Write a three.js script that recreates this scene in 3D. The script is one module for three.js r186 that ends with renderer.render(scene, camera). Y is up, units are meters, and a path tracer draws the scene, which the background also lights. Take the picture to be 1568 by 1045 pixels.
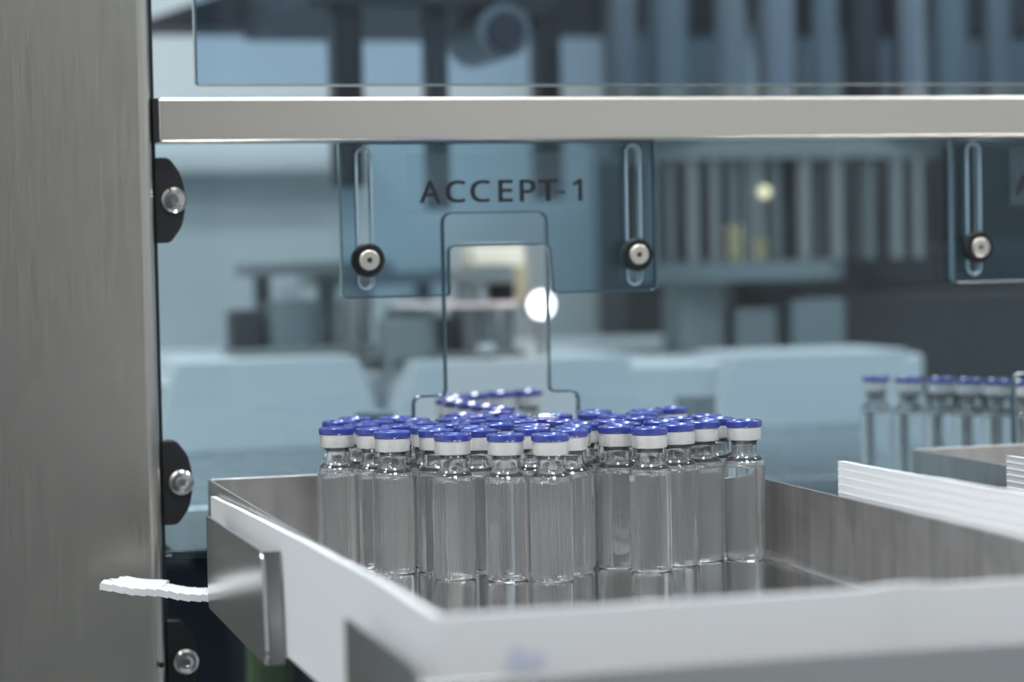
import * as THREE from 'three';
import { RectAreaLightUniformsLib } from 'three/addons/lights/RectAreaLightUniformsLib.js';
import { RoundedBoxGeometry } from 'three/addons/geometries/RoundedBoxGeometry.js';
import { mergeGeometries, toCreasedNormals } from 'three/addons/utils/BufferGeometryUtils.js';
import { FontLoader } from 'three/addons/loaders/FontLoader.js';
import { TextGeometry } from 'three/addons/geometries/TextGeometry.js';

// ---------------------------------------------------------------- camera, light, exposure
// World: x along the machine front, y up, z towards the viewer; y = 0 is the floor of the vial tray.
const scene = new THREE.Scene();
scene.background = new THREE.Color(0x000000);
const camera = new THREE.PerspectiveCamera(16.376, 1568 / 1045, 0.01, 20);
camera.filmGauge = 36;
camera.position.set(-0.2511, 0.1254, 0.8453);
camera.up.set(0.0302, 0.999, -0.0324);
camera.lookAt(-0.2511 + 0.2708, 0.1254 - 0.0394, 0.8453 - 0.9618);
camera.focus = 0.915;
camera.userData.fStop = 6.6;
const renderer = new THREE.WebGLRenderer({ antialias: true });
renderer.toneMapping = THREE.LinearToneMapping;
renderer.toneMappingExposure = 0.92;
renderer.shadowMap.enabled = true;
RectAreaLightUniformsLib.init();

const CEIL = 1.7, FLOOR = -0.95;
const LAMPS = [];
for (const z of [-0.85, -0.06, 0.75, 1.75]) for (const x of [-1.25, 0.08, 1.45]) LAMPS.push([x, z]);
const LAMP_LEVEL = 19.5;

// ---------------------------------------------------------------- helpers
let seed = 11;
const rnd = () => { seed = (seed * 1664525 + 1013904223) >>> 0; return seed / 4294967296; };
const taken = {};
function numbered(n) { const k = taken[n] = (taken[n] ?? -1) + 1; return k ? `${n}_${String(k).padStart(3, '0')}` : n; }
const shade = o => { o.traverse(m => { if (m.isMesh) { m.castShadow = true; m.receiveShadow = true; } }); return o; };
function part(name, geo, mat, parent) { const m = new THREE.Mesh(geo, mat); m.name = name; parent.add(m); return shade(m); }
function thing(name, label, category, pos = [0, 0, 0], group) {
  const o = new THREE.Group(); o.name = numbered(name); o.position.set(...pos); scene.add(o);
  o.userData = { label, category }; if (group) o.userData.group = group;
  return o;
}
function solo(name, geo, mat, label, category, group) {
  const m = new THREE.Mesh(geo, mat); m.name = numbered(name); scene.add(m);
  m.userData = { label, category }; if (group) m.userData.group = group;
  return shade(m);
}
function struct(name, geo, mat, label, category) {
  const m = new THREE.Mesh(geo, mat); m.name = name; scene.add(m);
  m.userData = { kind: 'structure', label, category };
  return shade(m);
}
// uv in metres from the face that each triangle points to
function metres(g) {
  g = g.index ? g.toNonIndexed() : g;
  const p = g.attributes.position, uv = new Float32Array(p.count * 2);
  const a = new THREE.Vector3(), b = new THREE.Vector3(), c = new THREE.Vector3();
  for (let i = 0; i < p.count; i += 3) {
    a.fromBufferAttribute(p, i); b.fromBufferAttribute(p, i + 1); c.fromBufferAttribute(p, i + 2);
    const n = b.clone().sub(a).cross(c.clone().sub(a)); const x = Math.abs(n.x), y = Math.abs(n.y), z = Math.abs(n.z);
    [a, b, c].forEach((v, k) => {
      const [s, t] = x > y && x > z ? [v.z, v.y] : y > z ? [v.x, v.z] : [v.x, v.y];
      uv[(i + k) * 2] = s; uv[(i + k) * 2 + 1] = t;
    });
  }
  g.setAttribute('uv', new THREE.BufferAttribute(uv, 2));
  return g;
}
// box given by its limits, edges rounded
function bx(x0, x1, y0, y1, z0, z1, r = 0.0006) {
  const w = x1 - x0, h = y1 - y0, d = z1 - z0;
  r = Math.min(r, w * 0.45, h * 0.45, d * 0.45);
  const g = r > 0 ? new RoundedBoxGeometry(w, h, d, 2, r) : new THREE.BoxGeometry(w, h, d);
  g.translate((x0 + x1) / 2, (y0 + y1) / 2, (z0 + z1) / 2);
  return metres(g);
}
function cyl(x, y0, y1, z, r, r1 = r, seg = 40) {
  const h = y1 - y0, e = Math.min(0.0008, r * 0.2, h * 0.2);
  const pts = [[0, 0], [r - e, 0], [r, e], [r1, h - e], [r1 - e, h], [0, h]].map(q => new THREE.Vector2(...q));
  const g = toCreasedNormals(new THREE.LatheGeometry(pts, seg), 0.5);
  g.translate(x, y0, z); return g;
}
function lathe(pts, seg = 40, crease = 0.55) { return toCreasedNormals(new THREE.LatheGeometry(pts.map(q => new THREE.Vector2(q[0] / 1000, q[1] / 1000)), seg), crease); }
function join(list) { return mergeGeometries(list.map(g => { g = g.index ? g.toNonIndexed() : g; for (const k of Object.keys(g.attributes)) if (!['position', 'normal', 'uv'].includes(k)) g.deleteAttribute(k); return g; })); }
// closed loops joined into a solid with end caps
function loft(rings, crease = 0.6) {
  const n = rings[0].length, pos = [];
  const tri = (a, b, c) => pos.push(...a, ...b, ...c);
  for (let i = 0; i + 1 < rings.length; i++) for (let j = 0; j < n; j++) {
    const k = (j + 1) % n, A = rings[i][j], B = rings[i][k], C = rings[i + 1][k], D = rings[i + 1][j];
    tri(A, B, C); tri(A, C, D);
  }
  for (const [r, flip] of [[rings[0], true], [rings[rings.length - 1], false]]) {
    const m = [0, 1, 2].map(a => r.reduce((s, p) => s + p[a], 0) / n);
    for (let j = 0; j < n; j++) flip ? tri(m, r[(j + 1) % n], r[j]) : tri(m, r[j], r[(j + 1) % n]);
  }
  let g = new THREE.BufferGeometry();
  g.setAttribute('position', new THREE.BufferAttribute(new Float32Array(pos), 3));
  g.computeVertexNormals();
  g = metres(g);
  return toCreasedNormals(g, crease);
}
function rounded(path, x0, y0, x1, y1, r) {
  path.moveTo(x0 + r, y0); path.lineTo(x1 - r, y0); path.absarc(x1 - r, y0 + r, r, -Math.PI / 2, 0);
  path.lineTo(x1, y1 - r); path.absarc(x1 - r, y1 - r, r, 0, Math.PI / 2);
  path.lineTo(x0 + r, y1); path.absarc(x0 + r, y1 - r, r, Math.PI / 2, Math.PI);
  path.lineTo(x0, y0 + r); path.absarc(x0 + r, y0 + r, r, Math.PI, Math.PI * 1.5);
  return path;
}
// polygon with rounded corners: [x, y, radius]
function poly(pts) {
  const s = new THREE.Shape(), n = pts.length;
  pts.forEach(([x, y, r = 0], i) => {
    const [px, py] = pts[(i + n - 1) % n], [qx, qy] = pts[(i + 1) % n];
    const a = Math.hypot(px - x, py - y), b = Math.hypot(qx - x, qy - y);
    const ax = x + (px - x) / a * r, ay = y + (py - y) / a * r, bx_ = x + (qx - x) / b * r, by = y + (qy - y) / b * r;
    if (i) s.lineTo(ax, ay); else s.moveTo(ax, ay);
    if (r) s.quadraticCurveTo(x, y, bx_, by);
  });
  s.closePath(); return s;
}
function plate(shape, z0, z1, bevel = 0) {
  const g = new THREE.ExtrudeGeometry(shape, { depth: z1 - z0 - 2 * bevel, bevelEnabled: bevel > 0, bevelSize: bevel, bevelOffset: -bevel, bevelThickness: bevel, bevelSegments: 2, curveSegments: 10 });
  g.translate(0, 0, z0 + bevel); return g;
}

// ---------------------------------------------------------------- materials
function noiseTex(w, h, fn, srgb) {
  const d = new Uint8Array(w * h * 4);
  for (let y = 0; y < h; y++) for (let x = 0; x < w; x++) {
    const v = fn(x, y), i = (y * w + x) * 4;
    const c = (Array.isArray(v) ? v : [v, v, v]).map(q => Math.min(1, Math.max(0, q)));
    d[i] = c[0] * 255; d[i + 1] = c[1] * 255; d[i + 2] = c[2] * 255; d[i + 3] = 255;
  }
  const t = new THREE.DataTexture(d, w, h); t.wrapS = t.wrapT = THREE.RepeatWrapping;
  t.magFilter = THREE.LinearFilter; t.minFilter = THREE.LinearMipmapLinearFilter; t.generateMipmaps = true;
  if (srgb) t.colorSpace = THREE.SRGBColorSpace; t.needsUpdate = true; return t;
}
// tileable value noise
function lattice(n, m) { const a = Float32Array.from({ length: n * m }, rnd); return (u, v) => {
  u = ((u % 1) + 1) % 1 * n; v = ((v % 1) + 1) % 1 * m; const i = Math.floor(u), j = Math.floor(v); let s = u - i, t = v - j;
  s = s * s * (3 - 2 * s); t = t * t * (3 - 2 * t); const q = (x, y) => a[(x % n) + (y % m) * n];
  return (q(i, j) * (1 - s) + q(i + 1, j) * s) * (1 - t) + (q(i, j + 1) * (1 - s) + q(i + 1, j + 1) * s) * t; }; }
const fineA = lattice(4, 256), fineB = lattice(9, 128), blotA = lattice(7, 7), blotB = lattice(23, 23), blotC = lattice(61, 61), fineC = lattice(40, 3);
const brushH = noiseTex(256, 256, (x, y) => 0.78 + 0.14 * fineA(x / 256, y / 256) + 0.08 * fineB(x / 256, y / 256));
const stain = noiseTex(256, 256, (x, y) => { const u = x / 256, v = y / 256; return 0.55 + 0.25 * blotA(u, v) + 0.15 * blotB(u, v) + 0.1 * blotC(u, v); });
const dripsSheen = noiseTex(256, 256, (x, y) => { const u = x / 256, v = y / 256; return 0.7 + 0.18 * fineC(u, v) + 0.12 * blotB(u, v); });  // dried-water stains, plus vertical streaks standing in for reflections on the walls
const rep = (t, x, y = x, turn = 0) => { const c = t.clone(); c.repeat.set(x, y); c.rotation = turn; c.needsUpdate = true; return c; };
const lin = (r, g, b) => new THREE.Color().setRGB(r, g, b);
const std = (c, roughness, metalness = 0, more = {}) => new THREE.MeshStandardMaterial({ color: c, roughness, metalness, ...more });
const phys = o => new THREE.MeshPhysicalMaterial(o);

const M = {
  post: std(lin(0.57, 0.55, 0.505), 0.39, 1, { roughnessMap: rep(brushH, 12, 12, Math.PI / 2) }),
  rail: std(lin(0.78, 0.735, 0.66), 0.38, 1, { roughnessMap: rep(brushH, 60, 60) }),
  tray: std(lin(0.64, 0.615, 0.6), 0.46, 1, { roughnessMap: rep(dripsSheen, 9, 9), map: rep(dripsSheen, 7, 5) }),
  trayFloor: std(lin(0.8, 0.79, 0.78), 0.13, 1, { roughnessMap: rep(stain, 7, 7) }),
  cradle: std(lin(0.56, 0.56, 0.56), 0.24, 1, { roughnessMap: rep(brushH, 40, 40) }),
  chrome: std(lin(0.72, 0.71, 0.69), 0.16, 1),
  steel: std(lin(0.5, 0.52, 0.53), 0.32, 1),
  steelDull: std(lin(0.24, 0.27, 0.285), 0.45, 1),
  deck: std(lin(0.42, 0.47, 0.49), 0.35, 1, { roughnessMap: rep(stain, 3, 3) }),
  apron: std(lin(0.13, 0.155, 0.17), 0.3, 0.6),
  black: std(lin(0.011, 0.012, 0.015), 0.45),
  blackGloss: std(lin(0.012, 0.01, 0.01), 0.18),
  darkPart: std(lin(0.024, 0.028, 0.035), 0.5),
  darkPanel: std(lin(0.022, 0.027, 0.031), 0.5),
  slate: std(lin(0.095, 0.13, 0.15), 0.5),
  greyPart: std(lin(0.16, 0.19, 0.2), 0.5),
  bluePart: std(lin(0.13, 0.17, 0.185), 0.45),
  white: std(lin(0.42, 0.475, 0.5), 0.55),
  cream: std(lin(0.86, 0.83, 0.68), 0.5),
  cream2: std(lin(0.72, 0.64, 0.62), 0.5),
  ochre: std(lin(0.6, 0.54, 0.36), 0.5),
  glintBrass: std(lin(0.75, 0.68, 0.42), 0.2, 1),
  green: std(lin(0.17, 0.22, 0.04), 0.5),
  board: phys({ color: lin(0.87, 0.88, 0.89), roughness: 0.42, transmission: 0.14, thickness: 0 }),
  stamp: std(lin(0.58, 0.62, 0.74), 0.5),
  pane: phys({ color: lin(0.9, 0.955, 0.975), roughness: 0.0, transmission: 1, thickness: 0, ior: 1.5, specularIntensity: 0.6 }),
  paneBlue: phys({ color: lin(0.74, 0.83, 0.91), roughness: 0.0, transmission: 1, thickness: 0, ior: 1.5, specularIntensity: 0.6 }),
  shield: phys({ color: lin(0.76, 0.85, 0.9), roughness: 0.0, transmission: 1, thickness: 0, ior: 1.5, specularIntensity: 0.6 }),
  film: phys({ color: lin(0.95, 0.97, 0.98), roughness: 0.22, transmission: 1, thickness: 0, ior: 1.35 }),
  edge: phys({ color: lin(0.07, 0.13, 0.16), roughness: 0.12, clearcoat: 1 }),
  rim: phys({ color: lin(0.3, 0.42, 0.5), roughness: 0.25, clearcoat: 0.6 }),
  glass: phys({ color: 0xffffff, roughness: 0, transmission: 0.97, thickness: 0.001, ior: 1.5 }),
  liquid: phys({ color: 0xffffff, roughness: 0, transmission: 0.935, thickness: 0.012, ior: 1.34 }),
  cap: phys({ color: lin(0.034, 0.052, 0.3), roughness: 0.25, clearcoat: 1, clearcoatRoughness: 0.04 }),
  seal: std(lin(0.76, 0.75, 0.73), 0.45, 0.75),
  cabinet: std(lin(0.065, 0.067, 0.07), 0.5),  // dark body of the unseen cabinet added for its reflection
  wall: std(lin(0.55, 0.57, 0.58), 0.7),
  backWall: std(lin(0.44, 0.52, 0.55), 0.6),
  floor: std(lin(0.34, 0.35, 0.35), 0.4),
  ceiling: std(lin(0.72, 0.73, 0.73), 0.8),
  lampGlow: new THREE.MeshStandardMaterial({ color: 0xffffff, emissive: 0xfbfdff, emissiveIntensity: 10 }),
};

// ---------------------------------------------------------------- the room
const RX0 = -2.2, RX1 = 2.6, RZ0 = -1.25, RZ1 = 2.9, T = 0.1;
struct('floor', bx(RX0 - T, RX1 + T, FLOOR - T, FLOOR, RZ0 - T, RZ1 + T, 0), M.floor, 'grey cleanroom floor under the machine', 'floor');
struct('ceiling', bx(RX0 - T, RX1 + T, CEIL, CEIL + T, RZ0 - T, RZ1 + T, 0), M.ceiling, 'white cleanroom ceiling with light panels', 'ceiling');
struct('wall_back', bx(RX0 - T, RX1 + T, FLOOR, CEIL, RZ0 - T, RZ0, 0), M.backWall, 'pale blue-grey panel wall behind the machine parts', 'wall');
struct('wall_left', bx(RX0 - T, RX0, FLOOR, CEIL, RZ0, RZ1, 0), M.wall, 'plain pale side wall left of the machine', 'wall');
struct('wall_right', bx(RX1, RX1 + T, FLOOR, CEIL, RZ0, RZ1, 0), M.wall, 'plain pale side wall right of the machine', 'wall');
struct('wall_front', bx(RX0 - T, RX1 + T, FLOOR, CEIL, RZ1, RZ1 + T, 0), M.wall, 'plain pale wall facing the machine', 'wall');
for (const [x, z] of LAMPS) {
  const t = thing('ceiling_light', 'flat white light panel set in the cleanroom ceiling', 'ceiling light', [x, CEIL, z], 'ceiling light panels');
  part('frame', bx(-0.27, 0.27, -0.02, 0, -0.145, 0.145, 0.003), M.white, t);
  part('diffuser', bx(-0.25, 0.25, -0.024, -0.018, -0.125, 0.125, 0.002), M.lampGlow, t);
  const l = new THREE.RectAreaLight(0xfbfdff, LAMP_LEVEL, 0.5, 0.25);
  l.position.set(0, -0.03, 0); l.rotation.x = -Math.PI / 2; t.add(l);
}

{
  const t = thing('added_dark_cabinet', 'unseen dark cabinet added to darken the reflections in the steel', 'cabinet', [-0.38, FLOOR, 1.75]);  // added out of view so the crossbar and post mirror something dark
  part('body', bx(-0.55, 0.55, 0.05, 2.05, -0.2, 0.25, 0.006), M.cabinet, t);
  part('plinth', bx(-0.53, 0.53, 0, 0.05, -0.17, 0.23, 0.002), M.darkPart, t);
  for (const s of [-1, 1]) { const d = part('door', bx(Math.min(0.004 * s, 0.545 * s), Math.max(0.004 * s, 0.545 * s), 0.06, 2.04, -0.222, -0.202, 0.003), M.cabinet, t); part('handle', bx(0.04 * s - 0.008, 0.04 * s + 0.008, 0.95, 1.15, -0.245, -0.2225, 0.004), M.chrome, d); }
}

// ---------------------------------------------------------------- machine front: post, crossbar, panes
{
  const t = thing('steel_post', 'wide brushed stainless steel upright post beside the glass panes', 'post', [-0.1883, FLOOR, -0.19]);
  part('column', metres(new RoundedBoxGeometry(0.1235, 1.95, 0.11, 4, 0.006).translate(0, 0.975 + 0.006, 0)), M.post, t);
  part('foot_plate', bx(-0.08, 0.08, 0, 0.006, -0.07, 0.07), M.steel, t);
  part('seam_rivet', cyl(0, 0, 0.0006, 0, 0.0012).rotateX(Math.PI / 2).translate(0.0595, FLOOR * -1 - 0.0445, 0.0551), M.black, t);
}
{
  const t = thing('steel_crossbar', 'horizontal brushed steel bar running above the clear panels', 'crossbar', [-0.1238, 0.1717, -0.16]);
  part('bar', metres(new RoundedBoxGeometry(1.3, 0.0185, 0.022, 4, 0.0016).translate(0.65, 0.00925, 0.011)), M.rail, t);
  part('end_cap', bx(-0.0022, 0.0002, 0.0002, 0.0184, 0.0005, 0.021, 0.0004), M.black, t);
}
solo('edge_gasket', bx(-0.1263, -0.1243, FLOOR + 0.3, 1.0, -0.1508, -0.1465, 0.0004), M.black, 'thin black seal strip between the post and the panes', 'seal');
const ARCHES = [0, 0.2872];
{
  const out = [[-0.1262, -0.0004, 0.001], [-0.0144, -0.0004, 0.0005]];
  ARCHES.forEach((d, i) => {
    if (i) out.push([d - 0.0144, -0.0004, 0.0005]);
    out.push([d - 0.0144, 0.0613, 0.0035], [d + 0.0002, 0.0613, 0.0035], [d + 0.0002, 0.1405, 0.0045], [d + 0.0461, 0.1405, 0.0045], [d + 0.0461, 0.0613, 0.0035], [d + 0.0593, 0.0613, 0.0035], [d + 0.0593, -0.0004, 0.0005]);
  });
  out.push([1.15, -0.0004, 0.001], [1.15, 0.1735, 0.001], [-0.1262, 0.1735, 0.001]);
  solo('guard_pane', plate(poly(out), -0.156, -0.151, 0.0007), [M.pane, M.edge], 'large clear pane with arched vial openings below the crossbar', 'glass pane');
  solo('skirt_pane', plate(poly([[-0.1262, -0.55, 0.002], [1.15, -0.55, 0.002], [1.15, -0.0016, 0.001], [-0.1262, -0.0016, 0.001]]), -0.156, -0.151, 0), [M.paneBlue, M.edge], 'clear lower pane beneath the vial tray level', 'glass pane');
  solo('upper_pane', plate(poly([[-0.1061, 0.1958, 0.002], [1.15, 0.1958, 0.002], [1.15, 0.62, 0.002], [-0.1061, 0.62, 0.002]]), -0.1565, -0.1505, 0.0008), [M.paneBlue, M.edge], 'blue-tinted clear pane above the steel crossbar', 'glass pane');
}
{ // black clamps on the panes' left edge
  const half = poly([[0, -0.0178, 0.0005], [0.0062, -0.0178, 0.002], [0.0112, -0.011, 0.003], [0.0134, 0, 0.006], [0.0112, 0.011, 0.003], [0.0062, 0.0178, 0.002], [0, 0.0178, 0.0005]]);
  const headPts = [[0, 2.9], [1.2, 2.9], [1.55, 3.4], [2.6, 3.2], [4.0, 2.5], [5.0, 1.2], [5.15, 0], [0, 0]].reverse();
  const spots = [[0.1480, 'black pane clamp with steel screw just under the crossbar'], [0.0300, 'black pane clamp with steel screw behind the tray corner'], [-0.0455, 'black pane clamp with steel screw on the lower pane']];
  spots.forEach(([y, label], i) => {
    const t = thing('pane_clamp', label, 'clamp', [-0.1252, y, -0.151], 'black clamps along the post');
    part('clamp_plate', plate(half, 0, 0.006, 0.0008), M.black, t);
    const s = part('screw', lathe(headPts.map(([r, h]) => [r * 1.06, h])).rotateX(Math.PI / 2).translate(0.0079, 0, 0.006), M.chrome, t);
    part('hex_socket', new THREE.CylinderGeometry(0.0015, 0.0015, 0.0006, 6).rotateX(Math.PI / 2).translate(0.0079, 0, 0.0088), M.steelDull, s);
  });
}

// ---------------------------------------------------------------- sliding shields with their lettering
const font = await new FontLoader().loadAsync('fonts/droid/droid_sans_regular.typeface.json');
function letter(ch, x0, x1, y0, y1) {
  const g = new TextGeometry(ch, { font, size: 0.01, depth: 0.0001, curveSegments: 6, bevelEnabled: true, bevelSize: 0.00022, bevelThickness: 0.00006, bevelSegments: 1 });
  g.computeBoundingBox(); const b = g.boundingBox;
  g.translate(-b.min.x, -b.min.y, 0);
  g.scale((x1 - x0) / (b.max.x - b.min.x), (y1 - y0) / (b.max.y - b.min.y), 1);
  g.translate(x0, y0, 0); return g;
}
function makeShield(dx, label, text) {
  const t = thing('sliding_shield', label, 'shield', [dx, 0.105, -0.15], 'slotted shields over the arches');
  const y = v => v - 0.105;
  const s = poly([[-0.0468, 0, 0.003], [0.0012, 0, 0.002], [0.0012, y(0.1262), 0.0025], [0.0455, y(0.1262), 0.0025], [0.0470, 0, 0.003], [0.0955, 0, 0.003], [0.0955, y(0.1714), 0.001], [-0.0468, y(0.1714), 0.001]]);
  const slots = [[-0.0363, 0.1095, 0.1682], [0.0845, 0.1085, 0.1688]];
  for (const [x, a, b] of slots) s.holes.push(rounded(new THREE.Path(), x - 0.0026, y(a), x + 0.0026, y(b), 0.00259));
  part('shield_plate', plate(s, 0, 0.005, 0.0007), [M.shield, M.edge], t);
  for (const [x, a, b] of slots) {
    const r = rounded(new THREE.Shape(), x - 0.0038, y(a) - 0.0012, x + 0.0038, y(b) + 0.0012, 0.00379);
    r.holes.push(rounded(new THREE.Path(), x - 0.0026, y(a), x + 0.0026, y(b), 0.00259));
    part('slot_rim', plate(r, 0.0046, 0.0054, 0.0003), M.rim, t);
  }
  for (const x of [-0.0360, 0.0846]) {
    const k = part('clamp_knob', lathe([[0, 0], [6.2, 0], [7.0, 0.6], [7.3, 1.6], [7.3, 3.2], [6.6, 4.6], [5.2, 5.4], [4.6, 5.4], [4.5, 4.6], [0, 4.6]]).rotateX(Math.PI / 2).translate(x, y(0.1212), 0.0054), M.blackGloss, t);
    const b = part('bolt_head', lathe([[0, 0], [4.2, 0], [4.3, 0.3], [4.3, 1.2], [3.9, 1.5], [1.2, 1.5], [1.0, 0.9], [0, 0.9]]).rotateX(Math.PI / 2).translate(x, y(0.1212), 0.0101), M.rail, k);
    part('hex_socket', new THREE.CylinderGeometry(0.0011, 0.0011, 0.0004, 6).rotateX(Math.PI / 2).translate(x, y(0.1212), 0.0112), M.darkPart, b);
  }
  const lab = part('label_film', bx(-0.0178, 0.0622, y(0.1403), y(0.1664), 0.0051, 0.0053, 0), M.film, t);
  for (const [ch, a, b, c = 0.1452, d = 0.1548] of text) part('letter', letter(ch, a, b, y(c), y(d)).translate(0, 0, 0.0054), M.black, lab);
  return t;
}
const ACC = [['A', -0.0124, -0.0028], ['C', -0.0006, 0.0084], ['C', 0.0103, 0.0194], ['E', 0.0228, 0.0293], ['P', 0.0324, 0.0396], ['T', 0.0408, 0.0498]];
makeShield(0, 'clear slotted shield lettered ACCEPT-1 over the arched opening', [...ACC, ['-', 0.0502, 0.0532, 0.1487, 0.1496], ['1', 0.0563, 0.0608]]);
makeShield(0.2852, 'clear slotted shield by the second tray, only its letter A in view', ACC.map(([c, a, b]) => [c, a - 0.0028, b - 0.0028]));

// ---------------------------------------------------------------- trays
function trayBody(t) {   // local origin: left back corner of the outside, at floor level
  const W = 0.2085, D = 0.404, h = 0.031, th = 0.0012;
  // outer skin walls; the back has a gap through which the vials slide in
  part('floor_sheet', bx(0, W, -0.0015, 0, 0, D, 0.0003), M.trayFloor, t);
  part('side_wall', bx(0, th, -0.0015, h, 0, D, 0.0004), M.tray, t);
  part('side_wall', bx(W - th, W, -0.0015, h, 0, D, 0.0004), M.tray, t);
  part('front_wall', bx(th, W - th, -0.0015, h, D - th, D, 0.0004), M.tray, t);
  part('back_wall', bx(th, 0.094, -0.0015, h, 0, th, 0.0004), M.tray, t);
  part('back_wall', bx(0.165, W - th, -0.0015, h, 0, th, 0.0004), M.tray, t);
  // rolled corner where wall meets floor
  const bead = (x, z0, z1, s) => { const r = 0.003, ring = z => { const o = [[x, 0.00005, z]]; for (let k = 0; k <= 6; k++) { const a = k / 6 * Math.PI / 2; o.push([x + s * (r - r * Math.sin(a)), r - r * Math.cos(a) + 0.00005, z]); } return s > 0 ? o : o.reverse(); }; return loft([ring(z0), ring(z1)]); };
  part('corner_bend', bead(th, th, D - th, 1), M.tray, t);
  part('corner_bend', bead(W - th, th, D - th, -1), M.tray, t);
  for (const x of [0.03, W - 0.05]) part('runner', bx(x, x + 0.02, -0.012, -0.0015, 0.01, D - 0.01), M.cradle, t);
  return t;
}
const TX = -0.1066, TZ = -0.1425;
trayBody(thing('vial_tray', 'open stainless steel tray holding a crowd of blue-capped vials', 'tray', [TX, 0, TZ], 'steel vial trays'));
trayBody(thing('vial_tray', 'open steel tray beyond the near one, showing only its back corner', 'tray', [0.2105, 0, TZ + 0.01], 'steel vial trays'));

// cradles that the trays drop into
function cradle(t, full) {
  part('base_plate', bx(-0.107, 0.112, -0.0140, -0.0122, -0.125, 0.28), M.cradle, t);
  if (full) {
    // back guide: plate with a hem folded back towards the tray
    const X = -0.1168, th = 0.0013, sec = [];
    const p = new THREE.Shape();
    p.moveTo(-0.0795, -0.010); p.lineTo(-0.0775, -0.0135); p.lineTo(0.047, -0.0150); p.quadraticCurveTo(0.052, -0.0150, 0.052, -0.010); p.lineTo(0.0475, 0.0200); p.quadraticCurveTo(0.047, 0.0236, 0.043, 0.0236); p.lineTo(-0.0775, 0.0226); p.quadraticCurveTo(-0.0795, 0.0226, -0.0795, 0.0205); p.closePath();
    part('guide_plate', metres(plate(p, 0, th, 0.0001).rotateY(-Math.PI / 2).translate(X + th, 0, 0)), M.cradle, t);
    const ring = (y, z) => [[X, y, z - 0.0022], [X + 0.0006, y, z - 0.0004], [X + 0.0022, y, z], [X + 0.0066, y, z], [X + 0.0066, y, z - 0.0013], [X + 0.0026, y, z - 0.0013], [X + 0.0014, y, z - 0.0018], [X + 0.0013, y, z - 0.0026]].reverse();
    part('guide_hem', loft([ring(-0.0148, 0.0520), ring(0.0, 0.0500), ring(0.0234, 0.0472)], 0.9), M.cradle, t);
    part('guide_foot', bx(X + 0.001, -0.105, -0.0140, -0.0124, -0.076, 0.046), M.cradle, t);
  } else part('guide_plate', bx(-0.1168, -0.1155, -0.0140, 0.0225, -0.0785, 0.05), M.cradle, t);
  // front guide, wrapped round the front left corner
  part('corner_plate', bx(-0.1168, -0.1155, -0.0140, 0.0212, 0.186, 0.2745), M.cradle, t);
  part('front_plate', bx(-0.1165, 0.112, -0.0140, 0.0172, 0.2732, 0.2745), M.cradle, t);
  part('front_foot', bx(-0.116, -0.106, -0.0140, -0.0124, 0.186, 0.2735), M.cradle, t);
  return t;
}
cradle(thing('tray_cradle', 'steel cradle with folded guide plates round the vial tray', 'cradle', [0, 0, 0], 'tray cradles'), true);
cradle(thing('tray_cradle', 'steel cradle under the far tray beside the post-mounted shields', 'cradle', [0.3171, 0, 0.01], 'tray cradles'), false).userData.label = 'steel cradle round the second tray, mostly out of view';
function stand(x, label) {
  const t = thing('tray_stand', label, 'stand', [x, FLOOR, 0.07], 'pedestals under the trays');
  part('top_plate', bx(-0.085, 0.085, 0.93, 0.936, -0.17, 0.17), M.steel, t);
  part('pillar', cyl(0, 0.01, 0.9295, 0, 0.035), M.steel, t);
  part('foot', cyl(0, 0, 0.012, 0, 0.12), M.steel, t);
}
stand(0.0, 'steel pedestal standing beneath the vial tray'); stand(0.317, 'steel pedestal standing beneath the second tray');

// ---------------------------------------------------------------- white corrugated plastic strips
function ribbed(y0, y1, pitch = 0.0029, amp = 0.0001) {   // fluted outer face and back face: list of [offset from the back face, y]
  const n = Math.max(2, Math.round((y1 - y0) / pitch)), o = [];
  for (let i = 0; i <= n * 4; i++) { const k = i / (n * 4); o.push([0.0023 + (i % 4 === 0 ? amp : i % 4 === 2 ? -amp * 0.25 : -amp * 0.15), y0 + (y1 - y0) * k]); }
  o.push([0, y1], [0, y0]); return o;
}
const wob = lattice(17, 3);
{ // left side: flutes run along the tray
  const rings = [];
  for (let i = 0; i <= 60; i++) {
    const k = i / 60, z = -0.1165 + k * 0.3795, top = 0.0263 + 0.0062 * Math.pow(Math.min(1, k * 1.25), 0.8) + 0.0005 * (wob(k * 0.9, 0.1) - 0.5), low = -0.0118;
    rings.push(ribbed(0, 1, 1 / 13).map(([d, y]) => [-0.1070 - d - 0.0003 * wob(k, 0.5), low + (top - low) * y, z]));
  }
  solo('plastic_strip', loft(rings.map(r => r.reverse()), 0.35), M.board, 'white corrugated plastic strip lining the left side of the vial tray', 'plastic strip', 'white corrugated strips');
}
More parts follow.
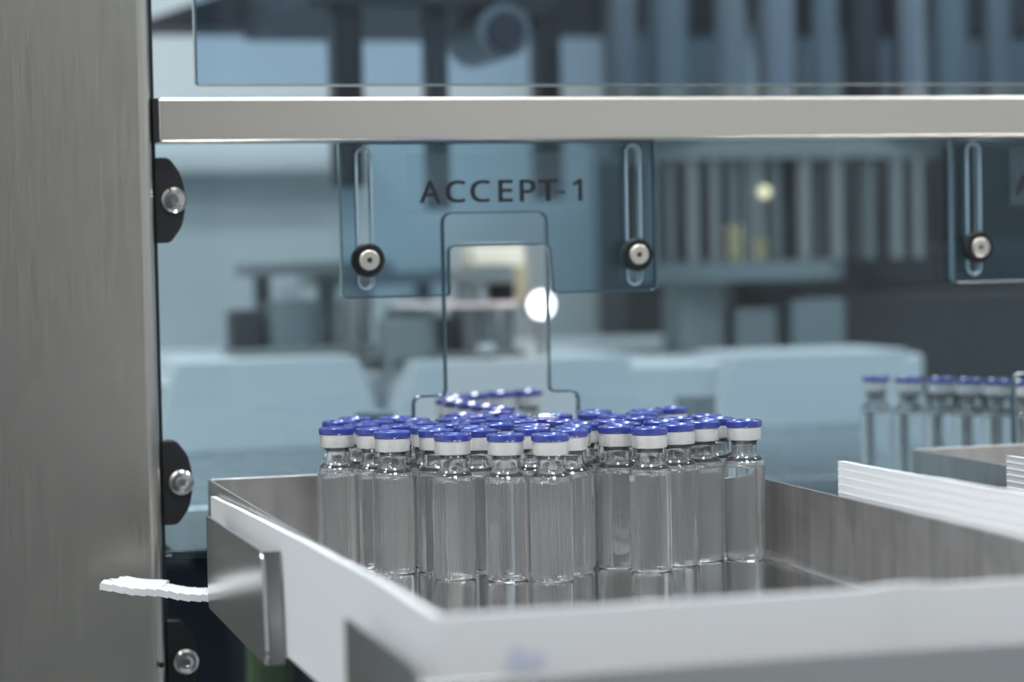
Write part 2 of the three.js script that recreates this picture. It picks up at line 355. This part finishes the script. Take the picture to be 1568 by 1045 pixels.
{ // front
  const rings = [];
  for (let i = 0; i <= 90; i++) {
    const k = i / 90, x = -0.1095 + k * 0.219, b = Math.exp(-Math.pow((x - 0.0195) / 0.0085, 4)), top = 0.0324 + 0.0011 * b + 0.0003 * (wob(k * 0.9, 0.6) - 0.5), low = -0.0118;
    rings.push(ribbed(0, 1, 1 / 14).map(([d, y]) => [x, low + (top - low) * y, 0.2634 + d + 0.0014 * b * y]));
  }
  const m = solo('plastic_strip', loft(rings.map(r => r.reverse()), 0.35), M.board, 'white corrugated plastic strip along the front of the vial tray', 'plastic strip', 'white corrugated strips');
  const blob = poly([[-0.0908, 0.0178, 0.0012], [-0.0860, 0.0174, 0.0008], [-0.0812, 0.0180, 0.0012], [-0.0808, 0.0222, 0.0014], [-0.0850, 0.0214, 0.001], [-0.0868, 0.0236, 0.001], [-0.0906, 0.0232, 0.0012]]);
  part('ink_stamp', plate(blob, 0.26605, 0.2662, 0), M.stamp, m);
}
{ // right: stands up above the tray wall
  const rings = [];
  for (let i = 0; i <= 50; i++) {
    const k = i / 50, z = 0.0335 + k * 0.2285, top = 0.0438 + 0.0018 * k + 0.0012 * (wob(k * 0.8, 0.9) - 0.5) * Math.min(1, k * 6), low = 0.0002;
    rings.push(ribbed(0, 1, 1 / 15, 0.0004).map(([d, y]) => [0.1046 - d, low + (top - low) * y, z]));
  }
  solo('plastic_strip', loft(rings, 0.35), M.board, 'white corrugated plastic strip rising above the right side of the tray', 'plastic strip', 'white corrugated strips');
}
{ // the strip on the next tray
  const rings = [];
  for (let i = 0; i <= 30; i++) {
    const k = i / 30, z = -0.0365 + k * 0.3;
    rings.push(ribbed(0, 1, 1 / 9, 0.0003).map(([d, y]) => [0.2099 - d, 0.012 + (0.0238 + 0.0006 * (wob(k, 0.3) - 0.5)) * y, z]));
  }
  solo('plastic_strip', loft(rings.map(r => r.reverse()), 0.35), M.board, 'white corrugated plastic strip on the side of the second tray', 'plastic strip', 'white corrugated strips');
}
{ // loose end that pokes out past the guide plate
  const rings = [], n = 110;
  for (let i = 0; i <= n; i++) {
    const k = i / n, x = -0.1085 - k * 0.0487, two = k > 0.5;
    const y = -0.0134 + 0.0083 * k + 0.0003 * Math.sin(k * 15), tilt = two ? 0.05 : 0.03, saw = 0.0011 * (((k * 11) % 1) - 0.5);
    const back = two ? 0.0185 - Math.max(0, k - 0.86) * 0.1 : 0.0145, e = (i === 0 || i === n) ? 0.85 : 1;
    const pr = [[0, -0.0013], [0, 0.0009], [0.25, 0.0013 + saw], [0.5, 0.001 + saw], [0.75, 0.0013 + saw], [1, 0.001], [1, -0.0011]];
    rings.push(pr.map(([s, h]) => [x + s * (two ? 0.006 : 0.004) , y + h * 1.25 * e + saw * 0.5 * (1 - s) + s * back * tilt, -0.096 - s * back]));
  }
  solo('plastic_offcut', loft(rings, 0.3), M.board, 'loose twisted white plastic end poking out past the guide plate', 'plastic strip');
}

// ---------------------------------------------------------------- vials
const vialGeo = (() => {
  const shell = [[7.2, 37.3], [8.15, 37.3], [8.15, 38.1], [7.98, 38.9], [7.4, 39.7], [6.5, 40.5], [5.7, 41.3], [5.2, 42.2], [5.02, 43.2], [5.0, 46.2], [5.3, 47.0], [6.2, 47.7], [6.4, 48.4], [6.4, 51.6], [6.0, 52.0], [3.6, 52.0], [3.5, 51.5], [3.5, 47.2], [4.0, 45.5], [4.05, 43.2], [4.3, 42.0], [4.9, 40.9], [5.9, 40.0], [6.7, 39.2], [7.1, 38.4], [7.2, 37.3]];
  const s = 44;
  return {
    glass: lathe(shell, s, 0.8),
    liquid: lathe([[0, 1.3], [3.5, 1.1], [5.4, 0.6], [6.3, 0.06], [7.0, 0], [7.65, 0.25], [8.02, 0.85], [8.15, 1.6], [8.15, 37.0], [8.0, 37.22], [7.4, 36.95], [6.6, 36.8], [0, 36.75]], s, 0.5),
    seal: lathe([[5.1, 47.45], [6.2, 47.4], [6.7, 47.55], [6.8, 47.9], [6.8, 52.0], [6.6, 52.5], [0, 52.55], [0, 52.05], [6.3, 52.05], [6.5, 51.8], [6.5, 48.3], [6.2, 47.75], [5.1, 47.6], [5.1, 47.45]], s, 0.6),
    cap: lathe([[0, 52.58], [6.6, 52.58], [7.1, 52.7], [7.25, 53.0], [7.25, 54.5], [7.1, 54.95], [6.7, 55.2], [5.75, 55.2], [4.62, 54.26], [0, 54.26]], s, 0.5),
  };
})();
function makeVial(label, group) {
  const t = thing('vial', label, 'vial', [0, 0, 0], group);
  part('glass_body', vialGeo.glass, M.glass, t);
  part('liquid', vialGeo.liquid, M.liquid, t);
  const s = part('crimp_seal', vialGeo.seal, M.seal, t);
  part('flip_off_cap', vialGeo.cap, M.cap, t);
  return t;
}
let proto = null;
function putVial(x, y, z, label, group) {
  let v;
  if (!proto) v = proto = makeVial(label, group);
  else { v = proto.clone(); v.name = numbered('vial'); v.userData = { label, category: 'vial', group }; scene.add(v); }
  v.position.set(x, y, z); v.rotation.y = rnd() * 6.28;
  return v;
}
const CROWD = [[-63.7, -80.5], [-48.1, -49.8], [-30.1, -25.7], [-12.6, -13.7], [2.4, -5.0], [15.1, -21.4], [36.8, -30.3], [45.4, -15.7], [60.8, -27.1], [74.5, -36.3], [90.5, -31.9], [-51.1, -69.1], [-30.7, -49.4], [-55.4, -115.5], [-45.4, -130.4], [-51.1, -92.5], [-41.6, -106.2], [-29.3, -126.4], [-38.6, -80.0], [-25.6, -110.3], [-26.2, -90.9], [-29.9, -66.0], [-9.7, -105.7], [-7.0, -89.4], [-16.8, -76.1], [-14.4, -57.1], [-15.7, -40.6], [3.6, -115.6], [8.8, -94.5], [-1.0, -66.9], [11.8, -78.2], [9.3, -52.4], [4.4, -36.3], [21.3, -36.7], [29.2, -51.3], [27.5, -69.4], [50.4, -101.4], [55.9, -117.0], [54.5, -85.4], [44.5, -44.9], [44.2, -61.5], [59.5, -69.6], [69.0, -93.5], [76.4, -108.4], [61.0, -45.9], [71.8, -58.4], [86.7, -66.5], [85.3, -49.0], [90.5, -117.0], [18.3, -108.0], [24.4, -89.1], [0.9, -132.0], [17.0, -135.5], [33.9, -102.6]];
const SINGLED = {
  0: 'blue-capped vial at the crowd\'s corner nearest the white side strip and post',
  4: 'blue-capped vial at the tip of the crowd, nearest the tray front strip',
  7: 'blue-capped vial jutting from the crowd, second nearest the tray front strip',
  10: 'blue-capped vial standing apart beside the tray wall with the raised strip',
  14: 'blue-capped vial of the crowd touching the back tray wall near the post',
};
CROWD.forEach(([x, z], i) => putVial(x / 1000, 0.0001, z / 1000, SINGLED[i] ?? 'clear liquid-filled vial with blue cap packed inside the crowd on the tray', 'vials crowded on the tray'));
const QUEUE = [[70.8, -271.2], [55.6, -267.6], [40.3, -259.0], [27.6, -246.5], [21.0, -230.2], [20.2, -212.8], [22.3, -195.6], [24.3, -178.6], [25.6, -160.5]];
QUEUE.forEach(([x, z], i) => putVial(x / 1000, 0.0001, z / 1000, i === 0 ? 'last blue-capped vial of the queue, farthest behind the ACCEPT-1 arch' : i === 4 ? 'blue-capped vial at the bend of the queue behind the arch' : 'blue-capped vial along the queue on the deck behind the ACCEPT-1 arch', 'vials queueing inside the machine'));
const FAR = [[259.1, -277.2], [270.5, -261.8], [281.2, -247.0], [289.6, -232.4], [297.6, -217.6], [303.6, -202.0], [309, -185]];
FAR.forEach(([x, z], i) => putVial(x / 1000, 0.0001, z / 1000, i === 0 ? 'blurred blue-capped vial ending the row, closest to the pale plinth' : 'blurred blue-capped vial in the row on the deck behind the second tray', 'vials behind the second tray'));

// ---------------------------------------------------------------- machine interior
{
  const t = thing('machine_deck', 'flat grey steel deck behind the clear panes', 'machine deck', [0.4, FLOOR, -0.42]);
  const y = v => v - FLOOR;
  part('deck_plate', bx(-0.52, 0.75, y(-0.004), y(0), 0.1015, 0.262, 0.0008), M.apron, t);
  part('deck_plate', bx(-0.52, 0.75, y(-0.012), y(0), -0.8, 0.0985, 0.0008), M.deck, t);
  part('cabinet', bx(-0.51, 0.74, 0, y(-0.013), -0.78, -0.05, 0.002), M.darkPanel, t);
}
solo('cable_conduit', cyl(-0.045, FLOOR, -0.0125, -0.36, 0.012), M.green, 'olive green vertical conduit behind the lower pane', 'conduit');
{
  const t = thing('station_plinth', 'long pale blue-white raised base carrying the stations', 'plinth', [0.15, 0, -0.66]);
  part('body', bx(-0.33, 0.32, 0, 0.046, -0.45, 0, 0.004), M.white, t);
  const trap = (x0, x1, h, z0, z1, s) => plate(poly([[x0 - s, 0], [x1 + s, 0], [x1, h, 0.003], [x0, h, 0.003]]), z0, z1, 0.001);
  part('mount_block', trap(-0.055, 0.085, 0.0545, -0.10, 0.055, 0.02), M.white, t);
  part('mount_block', trap(0.172, 0.298, 0.0505, -0.06, 0.02, 0.018), M.white, t);
  part('mount_block', trap(-0.2, -0.085, 0.0575, -0.12, 0.02, 0.02), M.white, t);
}
// turret seen straight through the arch
{
  const t = thing('turret_station', 'steel drum turret with stacked plates seen through the arch', 'turret', [0.15, 0.0546, -0.65]);
  part('foot_ring', cyl(-0.006, 0, 0.004, -0.005, 0.036), M.steelDull, t);
  part('drum', cyl(0, 0.004, 0.033, 0, 0.0205), M.steelDull, t);
  part('flange', cyl(-0.012, 0.033, 0.0358, -0.012, 0.045), M.cream2, t);
  part('hub', cyl(-0.010, 0.0358, 0.048, 0.014, 0.0105), M.steelDull, t);
  part('spacer', bx(0.003, 0.019, 0.0358, 0.048, -0.002, 0.012), M.black, t);
  part('head_plate', bx(-0.03, 0.016, 0.048, 0.0585, -0.02, 0.024, 0.002), M.greyPart, t);
  part('lit_block', bx(-0.011, 0.024, 0.0585, 0.072, -0.012, 0.022, 0.003), M.cream, t);  // lamplight on this plate is put into its cream colour
  part('side_strip', bx(0.0225, 0.0335, 0.0358, 0.0625, -0.012, -0.006, 0.001), M.ochre, t);
  part('side_drum', cyl(-0.05, 0.0, 0.026, 0.0, 0.020), M.greyPart, t);
  part('foot_stud', cyl(-0.006, 0.004, 0.009, 0.029, 0.006), M.white, t);
}
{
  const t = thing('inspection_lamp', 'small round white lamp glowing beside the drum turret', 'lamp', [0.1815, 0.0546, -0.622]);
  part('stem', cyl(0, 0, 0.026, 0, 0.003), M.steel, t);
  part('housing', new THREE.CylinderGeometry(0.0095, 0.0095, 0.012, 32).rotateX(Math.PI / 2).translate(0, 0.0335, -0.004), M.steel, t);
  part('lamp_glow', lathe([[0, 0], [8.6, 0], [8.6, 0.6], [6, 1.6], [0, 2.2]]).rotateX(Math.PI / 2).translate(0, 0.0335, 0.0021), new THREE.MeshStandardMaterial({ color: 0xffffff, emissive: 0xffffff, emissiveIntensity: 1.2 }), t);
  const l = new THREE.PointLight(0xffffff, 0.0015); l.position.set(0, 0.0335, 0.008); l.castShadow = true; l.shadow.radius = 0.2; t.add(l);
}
// stations left and right
function station(x, y, z, s, label, flip) {
  const t = thing('sorting_station', label, 'machine station', [x, y, z], 'blurred stations inside the machine');
  const q = flip ? -1 : 1, b = (x0, x1, y0, y1, z0, z1, r) => q > 0 ? bx(x0 * s, x1 * s, y0 * s, y1 * s, z0 * s, z1 * s, r) : bx(-x1 * s, -x0 * s, y0 * s, y1 * s, z0 * s, z1 * s, r);
  part('foot_plate', b(-0.055, 0.05, 0, 0.005, -0.03, 0.03, 0.001), M.greyPart, t);
  part('drum', cyl(-0.012 * q * s, 0.005 * s, 0.038 * s, 0.006, 0.018 * s), M.bluePart, t);
  part('side_block', b(-0.055, -0.034, 0.005, 0.032, -0.012, 0.014, 0.002), M.darkPart, t);
  part('upright', b(-0.033, -0.022, 0.005, 0.055, -0.025, -0.015, 0.001), M.greyPart, t);
  part('upright', b(0.012, 0.024, 0.005, 0.055, -0.022, -0.01, 0.001), M.greyPart, t);
  part('cylinder', cyl(0.034 * q * s, 0.005 * s, 0.045 * s, 0.004, 0.009 * s), M.steel, t);
  part('knob', cyl(-0.012 * q * s, 0.038 * s, 0.048 * s, 0.006, 0.006 * s), M.white, t);
  part('top_plate', b(-0.045, 0.06, 0.055, 0.064, -0.03, 0.016, 0.001), M.greyPart, t);
  return t;
}
station(0.045, 0.0576, -0.71, 0.95, 'grey drum station on the pale base beside the post', false);
station(0.118, 0.0462, -0.775, 1.0, 'grey drum station standing behind the turret', true);
// carousel of upright spindles
{
  const t = thing('spindle_carousel', 'carousel with a row of upright steel spindles between dark rings', 'carousel', [0.41, 0.0462, -0.79]);
  const y = v => v - 0.0462;
  const arc = (r0, r1, y0, y1, z) => { const s = new THREE.Shape(); s.absellipse(0, 0, 0.135, 0.05, 0, Math.PI * 2); const g = new THREE.ExtrudeGeometry(s, { depth: y1 - y0, bevelEnabled: false, curveSegments: 40 }); g.rotateX(-Math.PI / 2); g.translate(0, y0, 0); return g; };
  part('lower_ring', arc(0, 0, y(0.098), y(0.112), 0).scale(0.62, 1, 1.1).translate(-0.03, 0, 0), M.bluePart, t);
  part('upper_ring', arc(0, 0, y(0.186), y(0.200), 0), M.greyPart, t);
  part('core', cyl(0, 0, y(0.1855), -0.01, 0.03), M.darkPart, t);
  const xs = [309, 321, 337, 353, 367, 378, 386, 398, 420, 446, 472, 496, 516];
  xs.forEach((v, i) => {
    const x = v / 1000 - 0.41, z = 0.034 * Math.sqrt(Math.max(0, 1 - (x / 0.13) ** 2)) + 0.004, w = [3.2, 3.4, 4, 3.2, 4.4, 2.6, 3.4, 4, 4.6, 4.8, 5, 4.6, 4][i] / 1000;
    part('spindle', cyl(x, y(0.112), y(0.1862), z, w), i % 3 === 1 ? M.steelDull : M.steel, t);
    if (i === 4 || i === 6) part('glint_collar', cyl(x, y(0.1121), y(i === 4 ? 0.139 : 0.128), z, w + 0.0012), M.glintBrass, t);  // pale yellow sleeves standing in for highlights on the chrome pins
  });
  const back = [-0.09, -0.05, 0.012, 0.05, 0.085];
  for (const x of back) part('spindle', cyl(x, y(0.112), y(0.1862), -0.03, 0.004), M.steelDull, t);
  part('drive_block', bx(-0.083, -0.048, 0, y(0.098), -0.01, 0.03, 0.002), M.greyPart, t);
  part('drive_block', bx(-0.003, 0.038, 0, y(0.083), 0.0, 0.045, 0.002), M.bluePart, t);
  part('drive_block', bx(-0.045, -0.012, 0, y(0.078), 0.005, 0.04, 0.002), M.steelDull, t);
  const glint = part('glint_ball', new THREE.SphereGeometry(0.0042, 20, 14).translate(-0.022, y(0.1615), 0.042), new THREE.MeshStandardMaterial({ color: 0xfff2c8, emissive: 0xfff0c0, emissiveIntensity: 0.9 }), t);  // glowing ball on a stem, standing in for a glint off metal
  part('glint_stem', new THREE.CylinderGeometry(0.0015, 0.0015, 0.012, 10).rotateX(Math.PI / 2).translate(-0.022, y(0.1615), 0.036), M.steel, glint);
}
{ // tall tubes above the carousel
  const t = thing('tube_bank', 'bank of tall vertical steel tubes above the carousel', 'tubes', [0.41, 0.2004, -0.79]);
  part('base_ring', bx(-0.13, 0.2, 0, 0.006, -0.045, 0.045, 0.002), M.greyPart, t);
  [[-0.115, 0.013, 'steelDull'], [-0.075, 0.016, 'bluePart'], [-0.03, 0.012, 'greyPart'], [0.008, 0.019, 'steel'], [0.045, 0.010, 'bluePart'], [0.08, 0.014, 'darkPart'], [0.112, 0.013, 'steel'], [0.15, 0.015, 'bluePart'], [0.185, 0.011, 'steelDull']].forEach(([x, r, m], i) => part('tube', cyl(x, 0.006, 0.36, (i % 2) * -0.012, r), M[m], t));
}
{ // overhead gantry with hanging columns
  const t = thing('overhead_gantry', 'dark overhead gantry with columns hanging above the stations', 'gantry', [0.1, 0, -0.7]);
  part('beam', plate(poly([[-0.15, 0.287, 0.003], [0.84, 0.287, 0.003], [0.84, 0.42, 0.003], [0.226, 0.42, 0.003]]), -0.22, -0.15, 0.002), M.darkPart, t);
  part('carriage', bx(-0.07, 0.09, 0.277, 0.34, -0.15, 0.1, 0.004), M.darkPart, t);
  part('column', bx(-0.053, -0.035, 0.165, 0.28, 0.07, 0.095, 0.002), M.black, t);
  part('column', bx(0.008, 0.021, 0.15, 0.28, 0.07, 0.09, 0.002), M.darkPart, t);
  part('column', bx(0.145, 0.163, 0.16, 0.36, -0.155, -0.13, 0.002), M.black, t);
  const m = part('motor', new THREE.CylinderGeometry(0.017, 0.017, 0.08, 40).rotateX(Math.PI / 2).translate(0.055, 0.262, 0.06), M.greyPart, t);
  part('motor_cap', new THREE.CylinderGeometry(0.012, 0.012, 0.006, 32).rotateX(Math.PI / 2).translate(0.055, 0.262, 0.103), M.darkPart, m);
  part('ceiling_hanger', bx(0.26, 0.3, 0.419, 1.6999, -0.205, -0.165, 0.003), M.greyPart, t);
  part('support_leg', bx(0.76, 0.81, 0.0005, 0.31, -0.21, -0.16, 0.003), M.greyPart, t);
}
solo('dark_cabinet', bx(0.405, 1.1, 0.0005, 0.215, -1.2, -1.12, 0.004), M.darkPanel, 'dark slate cabinet panel behind the spindle carousel', 'cabinet');
solo('control_cabinet', bx(0.42, 1.1, 0.216, 0.7, -1.2, -1.13, 0.004), M.slate, 'slate blue cabinet standing behind the tall steel tubes', 'cabinet');
solo('drive_housing', join([bx(0.475, 0.8, 0.0005, 0.085, -1.0, -0.86, 0.004), bx(0.53, 0.7, 0.0845, 0.12, -0.98, -0.88, 0.004)]), M.darkPart, 'dark low drive housing right of the carousel', 'housing');
solo('cable_duct', bx(-0.3, 0.2, 0.196, 0.216, -1.2495, -1.21, 0.003), M.white, 'long white cable duct fixed to the wall', 'duct');
solo('guide_stud', cyl(0.2055, 0.0001, 0.041, -0.4, 0.0112), M.greyPart, 'short grey round stud on the deck behind the crowd', 'stud', 'grey deck studs');
solo('guide_stud', cyl(0.0005, 0.0001, 0.046, -0.3, 0.0096), M.greyPart, 'short grey round stud on the deck left of the queueing vials', 'stud', 'grey deck studs');

renderer.render(scene, camera);
